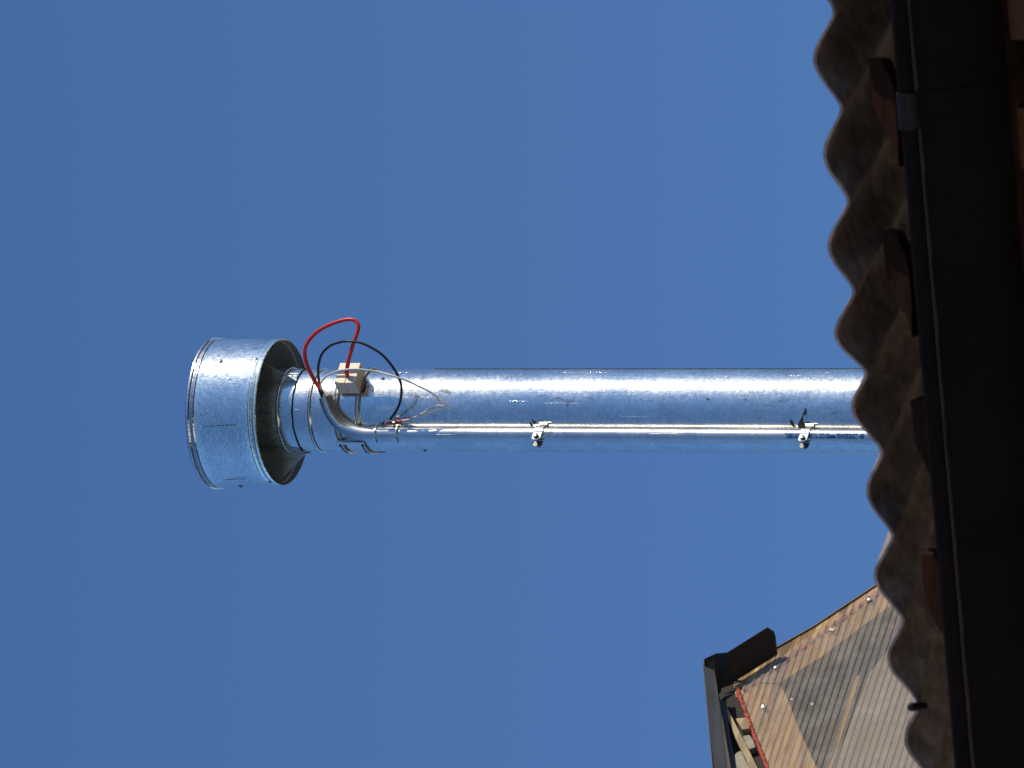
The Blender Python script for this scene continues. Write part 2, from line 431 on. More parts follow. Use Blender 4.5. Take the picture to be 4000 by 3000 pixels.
obj('bar_lip', bm, M['zinc'], cb, 0)
for z in (zsA + .001, zsB - .001):
    bm = NB(); p = cyl_pt(azb - 4, RP + .0062, z); tube(bm, [p, p + nn * .0018], [.0022, .0020], 10); obj('screw', bm, M['black_cable'], strap, 35)
# tape flap
bm = NB()
q = [at(px, py, YC - .004) for px, py in ((1420, 1759), (1505, 1762), (1504, 1769), (1425, 1768))]
prism(bm, q, Vector((0, .0012, 0))); tag(obj('tape_strip', bm, M['tape'], None, 0, loc=q[0].copy()), 'short beige strip of tape sticking out under the flue, next to the lower strap', 'tape')

# ceramic block --------------------------------------------------------
azk = 38.5; nk = Vector((math.sin(R(azk)), -math.cos(R(azk)), 0)); tk = Vector((-nk.y, nk.x, 0))
zk1 = at(1306, 1503, YC - (RP + .036) * math.cos(R(azk)) - .013).z; zk0 = at(1386, 1505, YC - (RP + .036) * math.cos(R(azk)) - .013).z
zk = (zk0 + zk1) / 2; hk = (zk1 - zk0) / 2
blk = thing('terminal_block', Vector((CX, YC, zk)) + nk * RP, 'cream ceramic block with a split down its middle, the red cable plugged into its face', 'insulator')
bc = Vector((CX, YC, zk)) + nk * (RP + .0195)
for s in (1, -1):
    bm = NB(); box(bm, bc + Vector((0, 0, s * (hk / 2 + .00015))), tk * .0232, nk * .0155, Vector((0, 0, hk / 2 - .0001)))
    obj('block_half', bm, M['ceramic'], blk, 30, bevel=.0008)
fc = bc + nk * .0155
bm = NB(); box(bm, fc - tk * .000 + Vector((0, 0, .0015)), tk * .0035, nk * .0008, Vector((0, 0, .0045)))
obj('cable_socket', bm, M['heatshrink'], blk, 0)
bm = NB(); box(bm, Vector((CX, YC, zk)) + nk * (RP + .0045), tk * .015, nk * .0018, Vector((0, 0, hk + .004)))
obj('mounting_plate', bm, M['zinc_dark'], blk, 0, bevel=.0005)

# conduit ----------------------------------------------------------------
RC = .0129
YCO = YC - .0795
def cpt(px, py, Y=YCO): return at(px, py, Y)
straight = [cpt(3900, 1709), cpt(3400, 1706.5), cpt(2700, 1701.5), cpt(2100, 1698), cpt(1600, 1696.5)]
low = straight[0].copy(); d = (straight[0] - straight[1]); low = straight[0] + d * ((straight[0].z - .3) / -d.z)
elbow = [cpt(1500, 1696.3), cpt(1440, 1696), cpt(1405, 1691), cpt(1370, 1680), cpt(1340, 1663, YCO - .001), cpt(1315, 1640, YCO - .003), cpt(1294, 1609, YCO - .005), cpt(1280, 1577, YCO - .007), cpt(1271, 1548, YCO - .009)]
path = [low] + straight + spline(elbow, 6)
con = thing('metal_conduit', low, 'slim metal conduit tube running up the flue and bent over at its open top end', 'conduit')
bm = NB()
rings, fr = tube(bm, path, RC, 40, caps=False)
# inner wall at the open end
last = rings[-1]; endp = path[-1]; t = fr[-1][0]
inn = [bm.verts.new(endp + (v.co - endp) * .88) for v in last]
deep = [bm.verts.new(endp + (v.co - endp) * .88 - t * .03) for v in last]
k = len(last)
for i in range(k):
    bm.faces.new((last[i], last[(i + 1) % k], inn[(i + 1) % k], inn[i])); bm.faces.new((inn[i], inn[(i + 1) % k], deep[(i + 1) % k], deep[i]))
bm.faces.new(deep)
obj('conduit_tube', bm, M['conduit'], con, 50)

# printed lettering on the conduit
bm_t = NB()
def conduit_center(px):
    pts = straight
    tt = (px - 3400) / (2700 - 3400)
    return pts[1].lerp(pts[2], tt)
words = [('TUBO', 3077, 3111), ('RIGIDO', 3116, 3163), ('METALICO', 3168, 3232), ('25mm', 3236, 3272), ('POWERDUCT', 3278, 3360), ('40', 3365, 3384)]
for wd, x0, x1 in words:
    cu = bpy.data.curves.new('t', 'FONT'); cu.body = wd; cu.size = 1; cu.offset = .02
    to = bpy.data.objects.new('t', cu); C.objects.link(to)
    bpy.context.view_layer.update()
    me = bpy.data.meshes.new_from_object(to.evaluated_get(bpy.context.evaluated_depsgraph_get()))
    xs = [v.co.x for v in me.vertices]; mx0, mx1 = min(xs), max(xs)
    caph = .72
    tb = bmesh.new(); tb.from_mesh(me)
    bmesh.ops.triangulate(tb, faces=tb.faces)
    for sh, lift in ((-.7, .00040), (.7, .00055)):      # struck twice, so the thin upright strokes hold
        vm = {}
        for v in tb.verts:
            px = x0 + sh + (v.co.x - mx0) / (mx1 - mx0) * (x1 - x0)
            c = conduit_center(px)
            h = (v.co.y / caph) * 19 - 6.5           # photo px above conduit centre line
            ang = math.asin(max(-.95, min(.95, h * PXM / RC)))
            vm[v] = bm_t.verts.new(c + Vector((math.sin(ang), -math.cos(ang), 0)) * (RC + lift))
        for f in tb.faces: bm_t.faces.new([vm[v] for v in f.verts])
    tb.free(); bpy.data.objects.remove(to); bpy.data.curves.remove(cu); bpy.data.meshes.remove(me)
obj('printed_text', bm_t, M['ink'], con, 0)

# conduit coupling with two bolts
def conduit_axis(px):
    p = cpt(px, 1696.5); return p
cA = conduit_axis(1474); cB = conduit_axis(1557)
cpl = thing('coupling_clamp', cB, 'small split sleeve clamp with two bolts round the conduit, where the black cable ends', 'clamp')
zv = (cA - cB).normalized()
def arc_shell(bm, c0, c1, r0, r1, a0, a1, n=28):
    """shell around the conduit axis between c0 and c1; angles as azimuth from towards-camera to the right"""
    V = []
    for i in range(n + 1):
        a = R(a0 + (a1 - a0) * i / n); d = Vector((math.sin(a), -math.cos(a), 0))
        V.append([bm.verts.new(c0 + d * r0), bm.verts.new(c0 + d * r1), bm.verts.new(c1 + d * r1), bm.verts.new(c1 + d * r0)])
    for i in range(n):
        for j in range(4): bm.faces.new((V[i][j], V[i][(j + 1) % 4], V[i + 1][(j + 1) % 4], V[i + 1][j]))
    bm.faces.new(V[0]); bm.faces.new(V[-1][::-1])
bm = NB(); arc_shell(bm, cA, cB, RC + .0002, RC + .0012, 2, 200); obj('sleeve', bm, M['conduit'], cpl, 40)
bm = NB(); arc_shell(bm, cA, cB, RC + .0002, RC + .0008, -150, -1); obj('lower_sleeve', bm, M['conduit'], cpl, 40)
bm = NB(); a_ = R(1.0); d_ = Vector((math.sin(a_), -math.cos(a_), 0)); box(bm, (cA + cB) / 2 + d_ * (RC + .0016), Vector((.0007, 0, 0)), Vector((0, .0012, 0)), (cA - cB) / 2)
obj('sleeve_edge', bm, M['zinc'], cpl, 0)  # slot edge as a thin zinc strip, put in for its bright highlight line
for c in (cA, cB):
    bm = NB(); arc_shell(bm, c + zv * .0012, c - zv * .0016, RC + .0004, RC + .0034, -75, 100); obj('flange_ring', bm, M['zinc'], cpl, 40)
for px in (1493, 1540):
    p = cpt(px, 1668.5, YCO - .002); d = Vector((1, -.12, 0)).normalized()
    bm = NB(); tube(bm, [p - d * .001, p + d * .005], [.0022, .0022], 10)
    tube(bm, [p + d * .0045, p + d * .0055], [.0052, .0052], 20)
    tube(bm, [p + d * .0055, p + d * .0090, p + d * .0102], [.0044, .0042, .0026], 6)
    obj('bolt', bm, M['zinc_dark'], cpl, 30)

# saddle clamps
def saddle(pxc, pyc, label):
    p = cpt(pxc, pyc)
    root = thing('conduit_saddle', p, label, 'clamp', 'saddle clamps holding the conduit')
    z = Vector((0, 0, 1)); hw = .0082
    c = Vector((p.x, p.y, p.z))
    bm = NB(); arc_shell(bm, c + z * hw, c - z * hw, RC + .0006, RC + .0024, 16, 150, 22)
    obj('band', bm, M['zinc'], root, 40)
    # ears stick out towards the viewer and to the left
    de = Vector((-.66, -.75, 0)).normalized(); ne = Vector((.75, -.66, 0)).normalized()
    e0 = c + Vector((math.sin(R(-48)), -math.cos(R(-48)), 0)) * (RC + .0010)
    def ear(start, L, th, nm, m, w0=hw, w1=hw * .82):
        bm = NB(); t2 = ne * th
        P = [start - z * w0, start + z * w0, start + de * L * .8 + z * w0, start + de * L + z * w1 * .7, start + de * L - z * w1 * .7, start + de * L * .8 - z * w0]
        prism(bm, [q - t2 * .5 for q in P], t2)
        return obj(nm, bm, M[m], root, 0, bevel=.0003)
    s1 = c + Vector((math.sin(R(17)), -math.cos(R(17)), 0)) * (RC + .0016)
    ear(s1, .0195, .0018, 'ear', 'zinc')
    s2 = c + Vector((math.sin(R(-52)), -math.cos(R(-52)), 0)) * (RC + .0012)
    ear(s2, .0150, .0018, 'ear', 'zinc_dark')
    b = s1 + de * .0125
    bm = NB(); tube(bm, [b - ne * .024, b + ne * .001], [.0022, .0022], 12)
    tube(bm, [b + ne * .0009, b + ne * .0018], [.0054, .0054], 20)
    tube(bm, [b + ne * .0018, b + ne * .0052, b + ne * .0058], [.0042, .0042, .0030], 12)
    tube(bm, [b - ne * .0195, b - ne * .0155], [.0046, .0046], 6)
    obj('bolt', bm, M['zinc_dark'], root, 30)
    # foot on the flue, right hand side
    f0 = c + Vector((.0145, .004, 0))
    bm = NB(); box(bm, f0 + Vector((.0035, .004, -.003)), Vector((.0048, -.0030, 0)), Vector((.0005, .0008, 0)), z * hw)
    box(bm, f0 + Vector((.0085, .0068, -.009)), Vector((.0016, -.0016, 0)), Vector((.0028, .0028, 0)), z * hw * 1.1)
    obj('foot', bm, M['zinc'], root, 0, bevel=.0003)
saddle(2112, 1698, 'shiny saddle clamp on the conduit halfway down the flue')
saddle(3152, 1704.5, 'shiny saddle clamp across the blue lettering of the conduit, beside the long dark smear')

# cables -------------------------------------------------------------------
def cable(pts, r, m, name, label, cat, n=8):
    P = spline([at(px, py, YC - dy) for px, py, dy in pts], n)
    bm = NB(); tube(bm, P, r, 16)
    o = obj(name, bm, M[m], None, 60, loc=P[0].copy()); tag(o, label, cat); return o
fy = .0345 + .0745
red = [(1262, 1546, .088), (1256, 1532, .088), (1247, 1514, .089), (1232, 1492, .090), (1219, 1468, .092), (1204, 1438, .094), (1194, 1408, .095), (1190, 1378, .096), (1195, 1352, .097), (1209, 1327, .098), (1237, 1298, .100),
       (1272, 1276, .101), (1310, 1260, .102), (1346, 1250, .103), (1374, 1248, .104), (1392, 1257, .105), (1400, 1276, .107), (1395, 1304, .108), (1384, 1332, .108), (1375, 1360, .108), (1366, 1390, .108), (1358, 1424, .105), (1355, 1448, .100), (1356, 1464, .094), (1357, 1469, .086)]
cable(red, .0036, 'red_cable', 'red_cable', 'thick red cable looping out of the conduit mouth into the cream block', 'cable')
blackc = [(1264, 1549, .086), (1257, 1530, .086), (1250, 1508, .087), (1245, 1480, .090), (1243, 1450, .093), (1246, 1417, .096), (1259, 1381, .100), (1288, 1352, .103), (1324, 1338, .107), (1360, 1333, .113), (1407, 1339, .113), (1447, 1356, .112), (1491, 1384, .111), (1527, 1424, .110), (1552, 1464, .109), (1566, 1500, .108), (1568, 1536, .107), (1561, 1576, .105), (1545, 1609, .102), (1524, 1638, .098)]
cable(blackc, .0024, 'black_cable', 'black_cable', 'thin black cable arching wide from the conduit mouth down to the bolted clamp', 'cable')
white = [(1266, 1549, .090), (1258, 1532, .090), (1254, 1512, .091), (1256, 1492, .093), (1274, 1471, .097), (1303, 1455, .106), (1335, 1446, .112), (1382, 1442, .113), (1433, 1446, .111), (1480, 1453, .108), (1534, 1468, .114), (1581, 1484, .112), (1621, 1502, .106), (1664, 1522, .101), (1697, 1542, .098), (1716, 1562, .096), (1732, 1582, .095), (1735, 1587, .095), (1728, 1586, .095), (1708, 1585, .095), (1679, 1598, .095), (1643, 1620, .094), (1606, 1636, .093), (1565, 1645, .092)]
wc = cable(white, .0018, 'white_cable', 'white_wire', 'thin white wire looping over the block to a sharp kink, then back to the clamp', 'wire', 6)
def sleeve_piece(a, b, r, m, name, label, cat):
    P = [at(*a), at(*b)]; P = [P[0].lerp(P[1], k / 6) for k in range(7)]
    bm = NB(); tube(bm, P, [r * .8, r, r, r, r, r, r * .85], 16)
    return tag(obj(name, bm, M[m], None, 40, loc=P[0].copy()), label, cat)
sleeve_piece((1262.5, 1549, YC - .088), (1250, 1519, YC - .0885), .0044, 'black_cable', 'cable_boot', 'black tape boot gathering the cables at the conduit mouth', 'cable boot')
sleeve_piece((1505, 1655, YC - .0935), (1531, 1652, YC - .0940), .0026, 'heatshrink', 'shrink_tube', 'short orange shrink tube between the two bolts of the clamp', 'shrink tube')
sleeve_piece((1545, 1651, YC - .0940), (1570, 1644, YC - .0925), .0028, 'heatshrink', 'shrink_tube', 'short orange shrink tube on the end of the white wire, below the bolts', 'shrink tube')
bm = NB(); p = at(1524, 1639, YC - .098); q = at(1510, 1649, YC - .094)
tube(bm, [p, p.lerp(q, .5), q], [.0012, .0018, .0030], 8)
tag(obj('cable_lug', bm, M['zinc'], None, 30, loc=p.copy()), 'tiny bright ring lug on the end of the black cable', 'cable lug')

# ------------------------------------------------------------------ house with the corrugated eave (near, in shade)
M['sheet'] = None
def sheet_mat():
    m_, nt, p, out = mat('weathered_roof_sheet')
    v = coords(nt)
    n1 = noisetex(nt, v, 60, 6, .6, .2); n2 = noisetex(nt, coords(nt, (1, .35, 1), (0, 0, R(-35))), 25, 5, .65)
    a = ramp(nt, n1, [(.3, (.17, .127, .120)), (.55, (.33, .27, .252)), (.75, (.47, .41, .385))])
    b = ramp(nt, n2, [(.36, (.62, .62, .68)), (.62, (1, 1, 1))])
    nt.links.new(mixc(nt, 1.0, a, b, 'MULTIPLY'), p.inputs['Base Color']); p.inputs['Roughness'].default_value = .8
    bp = N(nt, 'ShaderNodeBump'); bp.inputs['Distance'].default_value = .0006; nt.links.new(n1, bp.inputs['Height']); nt.links.new(bp.outputs[0], p.inputs['Normal'])
    return m_
M['sheet'] = sheet_mat()
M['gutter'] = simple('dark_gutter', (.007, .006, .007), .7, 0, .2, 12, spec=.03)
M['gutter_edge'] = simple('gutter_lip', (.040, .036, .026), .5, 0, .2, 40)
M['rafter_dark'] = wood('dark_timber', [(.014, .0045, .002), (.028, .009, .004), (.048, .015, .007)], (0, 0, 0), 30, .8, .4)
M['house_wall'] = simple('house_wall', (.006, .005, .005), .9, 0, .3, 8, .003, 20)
YG = 7.9
gA = at(3512, 0, YG - .10); gB = at(3764, 3000, YG + .10)
gB.z = gA.z                                                     # a level gutter
# solve depth of B so that it still shows at that row
gB = atz(3764, 3000, gA.z)
gd = (gB - gA).normalized()                                     # along the gutter, towards the left of the yard
ZS = gA.z + .100                                                # height of the sheet
house = thing('house_eave', Vector((0, YG + .5, 0)), 'dark shaded house eave with wavy roof sheets above a black gutter', 'house')
crest = [-170, -140 + 1, 235, 609, 965, 1313, 1579, 1928, 2259, 2585, 2904, 3215]
CR = [-520, -140, 235, 609, 965, 1313, 1600, 1928, 2259, 2585, 2904, 3215, 3520]
def phase(y):
    for i in range(len(CR) - 1):
        if y <= CR[i + 1] or i == len(CR) - 2: return i + (y - CR[i]) / (CR[i + 1] - CR[i])
def base_x(y):   # mean line of the edge in the photo
    K = [(-400, 3180), (0, 3222), (235, 3232), (609, 3272), (965, 3288), (1313, 3314), (1579, 3378), (1928, 3440), (2259, 3468), (2585, 3520), (2904, 3588), (3300, 3650)]
    for i in range(len(K) - 1):
        if y <= K[i + 1][0] or i == len(K) - 2:
            t = (y - K[i][0]) / (K[i + 1][0] - K[i][0]); return K[i][1] + t * (K[i + 1][1] - K[i][1])
def fan(y):      # plan angle of the corrugations, measured from world right
    K = [(-400, 58), (0, 58), (1100, 59), (1700, 54), (2060, 51), (2600, 40), (2900, 31), (3300, 27)]
    for i in range(len(K) - 1):
        if y <= K[i + 1][0] or i == len(K) - 2:
            t = (y - K[i][0]) / (K[i + 1][0] - K[i][0]); return R(K[i][1] + t * (K[i + 1][1] - K[i][1]))
def roof_sheet(y0, y1, lift, amp=.0112):
    bm = NB(); st = 12; rows = []
    ys = [y0 + (y1 - y0) * k / int((y1 - y0) / st) for k in range(int((y1 - y0) / st) + 1)]
    for y in ys:
        e = atz(base_x(y), y, ZS + lift); w_ = amp * (.62 * (2.2 * math.sqrt(math.cos(math.pi * phase(y)) ** 2 + .03) - 1.25) + .45 * math.cos(2 * math.pi * phase(y)))
        e = e + Vector((0, 0, w_)); a = fan(max(-400, min(3300, y))); d = Vector((math.cos(a), math.sin(a), -.02))
        rows.append([bm.verts.new(e + d * s + Vector((0, 0, th))) for s, th in ((0, 0), (.05, 0), (.15, 0), (.4, 0), (.8, 0))] +
                    [bm.verts.new(e + d * s + Vector((0, 0, .0035))) for s in (.8, .4, .15, .05, 0)])
    n = 10
    for i in range(len(rows) - 1):
        for j in range(n): bm.faces.new((rows[i][j], rows[i][(j + 1) % n], rows[i + 1][(j + 1) % n], rows[i + 1][j]))
    bm.faces.new(rows[0]); bm.faces.new(rows[-1][::-1])
    return obj('roof_sheet', bm, M['sheet'], house, 50)
roof_sheet(-2400, 1850, 0)
roof_sheet(1460, 5300, .0045)
# screw tip at the edge
bm = NB(); p = atz(3561, 2762, ZS - .004)
tube(bm, [p + Vector((0, .03, -.004)), p + Vector((0, .0, 0)), p + Vector((-.001, -.004, .001))], [.0045, .0048, .003], 12); obj('screw', bm, M['black_cable'], house, 40)

# gutter: rolled front bead, half round trough
def sweep(bm, prof, A, B, closed=True):
    """prof in (back, up) metres, swept from A to B"""
    hb = Vector((gd.y, -gd.x, 0)); hb = hb if hb.y > 0 else -hb
    ra = [bm.verts.new(A + hb * u + Vector((0, 0, v))) for u, v in prof]; rb = [bm.verts.new(B + hb * u + Vector((0, 0, v))) for u, v in prof]
    k = len(prof)
    for i in range(k if closed else k - 1): bm.faces.new((ra[i], ra[(i + 1) % k], rb[(i + 1) % k], rb[i]))
    if closed: bm.faces.new(ra[::-1]); bm.faces.new(rb)
A0 = gA - gd * .60; B0 = gB + gd * .55
rb_ = .0090; rg_ = .067
bead_p = [(rb_ * math.cos(R(a_)), rb_ * math.sin(R(a_))) for a_ in range(0, 360, 15)]
bm = NB(); sweep(bm, bead_p, A0, B0); gut_bead_bm = bm
o_ = []
for k in range(25):
    a_ = R(180 + 180 * k / 24); o_.append((rg_ + .003 + rg_ * math.cos(a_), -rb_ - .002 + rg_ * 1.05 * math.sin(a_)))
inn_ = [(rg_ + .003 + (rg_ - .002) * math.cos(R(180 + 180 * k / 24)), -rb_ - .002 + (rg_ * 1.05 - .002) * math.sin(R(180 + 180 * k / 24))) for k in range(24, -1, -1)]
bm = NB(); sweep(bm, o_ + inn_, A0, B0)
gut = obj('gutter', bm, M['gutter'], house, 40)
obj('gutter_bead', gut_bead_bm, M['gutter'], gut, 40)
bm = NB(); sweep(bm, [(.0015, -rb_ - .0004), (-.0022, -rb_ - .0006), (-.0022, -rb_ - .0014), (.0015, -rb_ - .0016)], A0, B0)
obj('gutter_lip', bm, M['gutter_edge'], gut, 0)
# joint clip
cl0 = atz(3507, 388, gA.z); cl1 = atz(3520, 530, gA.z)
cl0 = gA + gd * ((cl0 - gA).dot(gd)); cl1 = gA + gd * ((cl1 - gA).dot(gd))
bm = NB(); sweep(bm, [((rb_ + .0022) * math.cos(R(a_)), (rb_ + .0022) * math.sin(R(a_))) for a_ in range(0, 360, 15)], cl0, cl1)
clip = obj('gutter_clip', bm, simple('clip_grey', (.012, .012, .014), .6, 0, .2, 40, spec=.15), gut, 40)
c0 = cl0 + gd * .0; c1 = cl0 + gd * .016
bm = NB(); sweep(bm, [(rg_ + .003 + (rg_ + .0008) * math.cos(R(180 + 180 * k / 24)), -rb_ - .002 + (rg_ * 1.05 + .0008) * math.sin(R(180 + 180 * k / 24))) for k in range(25)] +
                 [(rg_ + .003 + (rg_ + .0002) * math.cos(R(180 + 180 * k / 24)), -rb_ - .002 + (rg_ * 1.05 + .0002) * math.sin(R(180 + 180 * k / 24))) for k in range(24, -1, -1)], c0, c1)
obj('gutter_strap', bm, M['gutter'], gut, 40)
# timber ends between sheet and gutter
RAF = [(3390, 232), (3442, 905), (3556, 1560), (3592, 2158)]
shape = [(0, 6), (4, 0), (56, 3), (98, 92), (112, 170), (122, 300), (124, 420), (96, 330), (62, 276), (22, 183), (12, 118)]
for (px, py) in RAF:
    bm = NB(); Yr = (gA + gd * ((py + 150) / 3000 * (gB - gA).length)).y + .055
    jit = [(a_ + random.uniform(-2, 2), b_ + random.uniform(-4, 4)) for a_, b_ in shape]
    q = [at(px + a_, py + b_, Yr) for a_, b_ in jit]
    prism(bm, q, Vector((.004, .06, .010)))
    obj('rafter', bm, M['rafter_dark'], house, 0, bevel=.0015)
# wall, fascia and soffit behind the gutter
hb = Vector((gd.y, -gd.x, 0)); hb = hb if hb.y > 0 else -hb
def hbox(u0, u1, z0, z1, s0, s1, m, name, parent=house):
    bm = NB()
    P = [gA + gd * s + hb * u for s, u in ((s0, u0), (s1, u0), (s1, u1), (s0, u1))]
    P = [Vector((p.x, p.y, z0)) for p in P]; prism(bm, P, Vector((0, 0, z1 - z0)))
    return obj(name, bm, m, parent, 0, bevel=.002)
zg = gA.z
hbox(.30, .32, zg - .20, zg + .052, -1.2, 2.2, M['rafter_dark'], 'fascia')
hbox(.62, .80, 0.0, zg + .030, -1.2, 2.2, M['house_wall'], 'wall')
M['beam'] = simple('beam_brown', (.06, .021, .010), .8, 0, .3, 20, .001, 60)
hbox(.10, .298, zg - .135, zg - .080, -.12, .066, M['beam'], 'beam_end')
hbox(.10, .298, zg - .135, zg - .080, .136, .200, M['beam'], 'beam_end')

# added wall, out of view: bounces the low sun onto the sheets' underside
yw = thing('bounce_wall', Vector((-2.2, 7.5, 0)), 'tall pale wall added out of view left of the house to bounce sunlight under the eave', 'wall')
bm = NB(); box(bm, Vector((-2.3, 7.2, 2.55)), Vector((.1, 0, 0)), Vector((0, 4.6, 0)), Vector((0, 0, 2.55)))
obj('bounce_wall_body', bm, simple('bounce_wall_render', (.80, .71, .60), .9, 0, .06, 3, .002, 30), yw, 0, bevel=.01)
bm = NB(); box(bm, Vector((-2.3, 7.2, 5.13)), Vector((.14, 0, 0)), Vector((0, 4.64, 0)), Vector((0, 0, .03)))
obj('bounce_wall_coping', bm, M['concrete'] if 'concrete' in M else simple('bounce_wall_coping', (.4, .38, .33), .9), yw, 0, bevel=.006)
# ------------------------------------------------------------------ gable with clear ribbed cladding (farther, sunlit)
YGB = 18.6
P0 = at(2885, 2690, YGB)
th = R(47); nW = Vector((math.sin(th), -math.cos(th), 0)); eW = Vector((math.cos(th), math.sin(th), 0))
def wp(px, py, off=0.0): return atplane(px, py, P0, nW, off)
gable = thing('glazed_gable', Vector((P0.x, P0.y, 0)), 'gable end of timber framing behind clear ribbed plastic sheet, with a dark metal ridge cap', 'building')
def panel_mat():
    m_ = bpy.data.materials.new('ribbed_plastic'); m_.use_nodes = True; nt = m_.node_tree; nt.nodes.clear()
    out = N(nt, 'ShaderNodeOutputMaterial'); p = N(nt, 'ShaderNodeBsdfPrincipled'); tr = N(nt, 'ShaderNodeBsdfTransparent'); mx = N(nt, 'ShaderNodeMixShader')
    v = coords(nt)
    sv = coords(nt, (.1, .1, 1))
    d = noisetex(nt, v, 14, 6, .7)
    f = N(nt, 'ShaderNodeMapRange'); f.inputs[1].default_value = .3; f.inputs[2].default_value = .7; f.inputs[3].default_value = .24; f.inputs[4].default_value = .46
    nt.links.new(d, f.inputs[0]); nt.links.new(f.outputs[0], mx.inputs[0])
    nt.links.new(ramp(nt, noisetex(nt, sv, 60, 4), [(.3, (.40, .36, .33)), (.7, (.56, .52, .48))]), p.inputs['Base Color'])
    p.inputs['Roughness'].default_value = .28
    tr.inputs[0].default_value = (.96, .88, .79, 1)
    nt.links.new(tr.outputs[0], mx.inputs[1]); nt.links.new(p.outputs[0], mx.inputs[2]); nt.links.new(mx.outputs[0], out.inputs[0])
    return m_
M['panel'] = panel_mat()
eul = (0, 0, -th)
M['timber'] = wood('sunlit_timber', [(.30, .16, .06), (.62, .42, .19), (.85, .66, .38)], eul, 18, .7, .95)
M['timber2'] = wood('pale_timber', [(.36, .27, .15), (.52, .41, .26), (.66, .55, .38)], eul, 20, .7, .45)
M['brownback'] = simple('brown_inside', (.30, .20, .15), .85, 0, .5, 16)
M['red_seal'] = simple('red_foam', (.42, .075, .045), .8, 0, .45, 70, .002, 120)
M['ridge'] = simple('ridge_metal', (.030, .031, .038), .45, 0, .25, 10, spec=.4)
M['ridge_in'] = simple('ridge_under', (.030, .025, .020), .6, 0, .3, 12)
M['concrete'] = simple('mortar', (.38, .34, .27), .9, 0, .2, 60, .002, 90)
M['greyboard'] = simple('grey_board', (.28, .265, .25), .8, 0, .08, 40)
# ribbed sheet: profile runs in z, extruded along the wall, cut along both rakes
def ribbed_sheet():
    bm = NB(); pitch = .0170; h = .0024
    zt_ = P0.z + .01; zl = P0.z - 1.35
    n = int((zt_ - zl) / pitch); prof = []
    for i in range(n):
        z = zl + i * pitch
        for (f, hh) in ((0, 0), (.30, 0), (.40, 1), (.50, .82), (.62, 1), (.72, 0), (.86, -.12)): prof.append((z + f * pitch, hh * h))
    rows = []
    for z, o_ in prof:
        base = Vector((P0.x, P0.y, z)) + nW * o_
        rows.append([bm.verts.new(base + eW * s) for s in (-1.4, -.5, 0, .5, 1.4)])
    for i in range(len(rows) - 1):
        for j in range(4): bm.faces.new((rows[i][j], rows[i][j + 1], rows[i + 1][j + 1], rows[i + 1][j]))
    for (a_, b_) in (((2886, 2687), (3441, 2282)), ((2886, 2697), (3004, 3000))):
        pa = wp(*a_); pb = wp(*b_); d = (pb - pa).normalized(); nn = d.cross(nW).normalized()
        if nn.z < 0: nn = -nn
        gm = list(bm.verts) + list(bm.edges) + list(bm.faces)
        bmesh.ops.bisect_plane(bm, geom=gm, plane_co=pa, plane_no=nn, clear_outer=True)
    o = obj('ribbed_sheet', bm, M['panel'], gable, 25)
    return o
ribbed_sheet()
def wpoly(pts, off, thick, m, name, bevel=0, jitter=0, parent=gable):
    bm = NB(); q = []
    for p in pts:
        of = p[2] if len(p) > 2 else off
        q.append(wp(p[0] + random.uniform(-jitter, jitter), p[1] + random.uniform(-jitter, jitter), of))
    prism(bm, q, nW * -thick)
    return obj(name, bm, m, parent, 0, bevel=bevel)
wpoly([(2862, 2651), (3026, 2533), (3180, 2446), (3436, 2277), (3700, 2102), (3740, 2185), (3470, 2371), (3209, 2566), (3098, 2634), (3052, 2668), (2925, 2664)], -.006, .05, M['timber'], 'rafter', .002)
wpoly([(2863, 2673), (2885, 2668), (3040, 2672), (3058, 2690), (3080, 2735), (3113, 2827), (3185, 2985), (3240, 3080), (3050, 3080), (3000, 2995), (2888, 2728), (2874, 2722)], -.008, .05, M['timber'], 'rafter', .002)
# dark metal sheet edge above the rafter
wpoly([(3026, 2529), (3180, 2441), (3436, 2271), (3700, 2096), (3700, 2100), (3436, 2275), (3180, 2445), (3026, 2532)], -.002, .12, simple('edge_strip', (.12, .10, .09), .6), 'rake_edge')
# inner boards
wpoly([(3000, 2660), (3480, 2330), (3900, 2040), (3900, 3200), (3000, 3200)], -.20, .02, M['brownback'], 'back_board')
for k, (y_, c_) in enumerate(((0, 0), (1, 0), (2, 0))):
    x0 = 3345 - 36 * k; 
    wpoly([(x0, 2640), (x0 + 14, 2635), (x0 - 100, 3010), (x0 - 118, 3010)], -.06 - .004 * k, .02, M['timber'] if k == 0 else M['rafter_dark'], 'batten')
wpoly([(3452, 2560), (3400, 2625), (3256, 3000), (3200, 3140), (3900, 3140), (3900, 2300), (3560, 2420)], -.010, .012, M['greyboard'], 'inner_board')
# foam closure pieces under the sheet along the rake
def closure(a_, b_, n, w, h, off, name):
    bm = NB()
    for k in range(n):
        t = (k + .5) / n; x = a_[0] + (b_[0] - a_[0]) * t; y = a_[1] + (b_[1] - a_[1]) * t
        L = (h * random.uniform(.7, 1.2)); ww = w * random.uniform(.7, 1.1)
        q = [wp(x + dx * ww + dy * L * -.35, y + dy * L, off) for dx, dy in ((-1, -.6), (-.2, -1), (.9, -.7), (1, .2), (.3, .6), (-.1, 1.1), (-.8, .6))]
        prism(bm, q, nW * -.004)
    return obj(name, bm, M['red_seal'], gable, 0)
closure((2895, 2698), (3440, 2305), 17, 10, 11, -.0012, 'closure_foam')
closure((2930, 2775), (3505, 2440), 15, 5, 11, -.035, 'closure_foam')
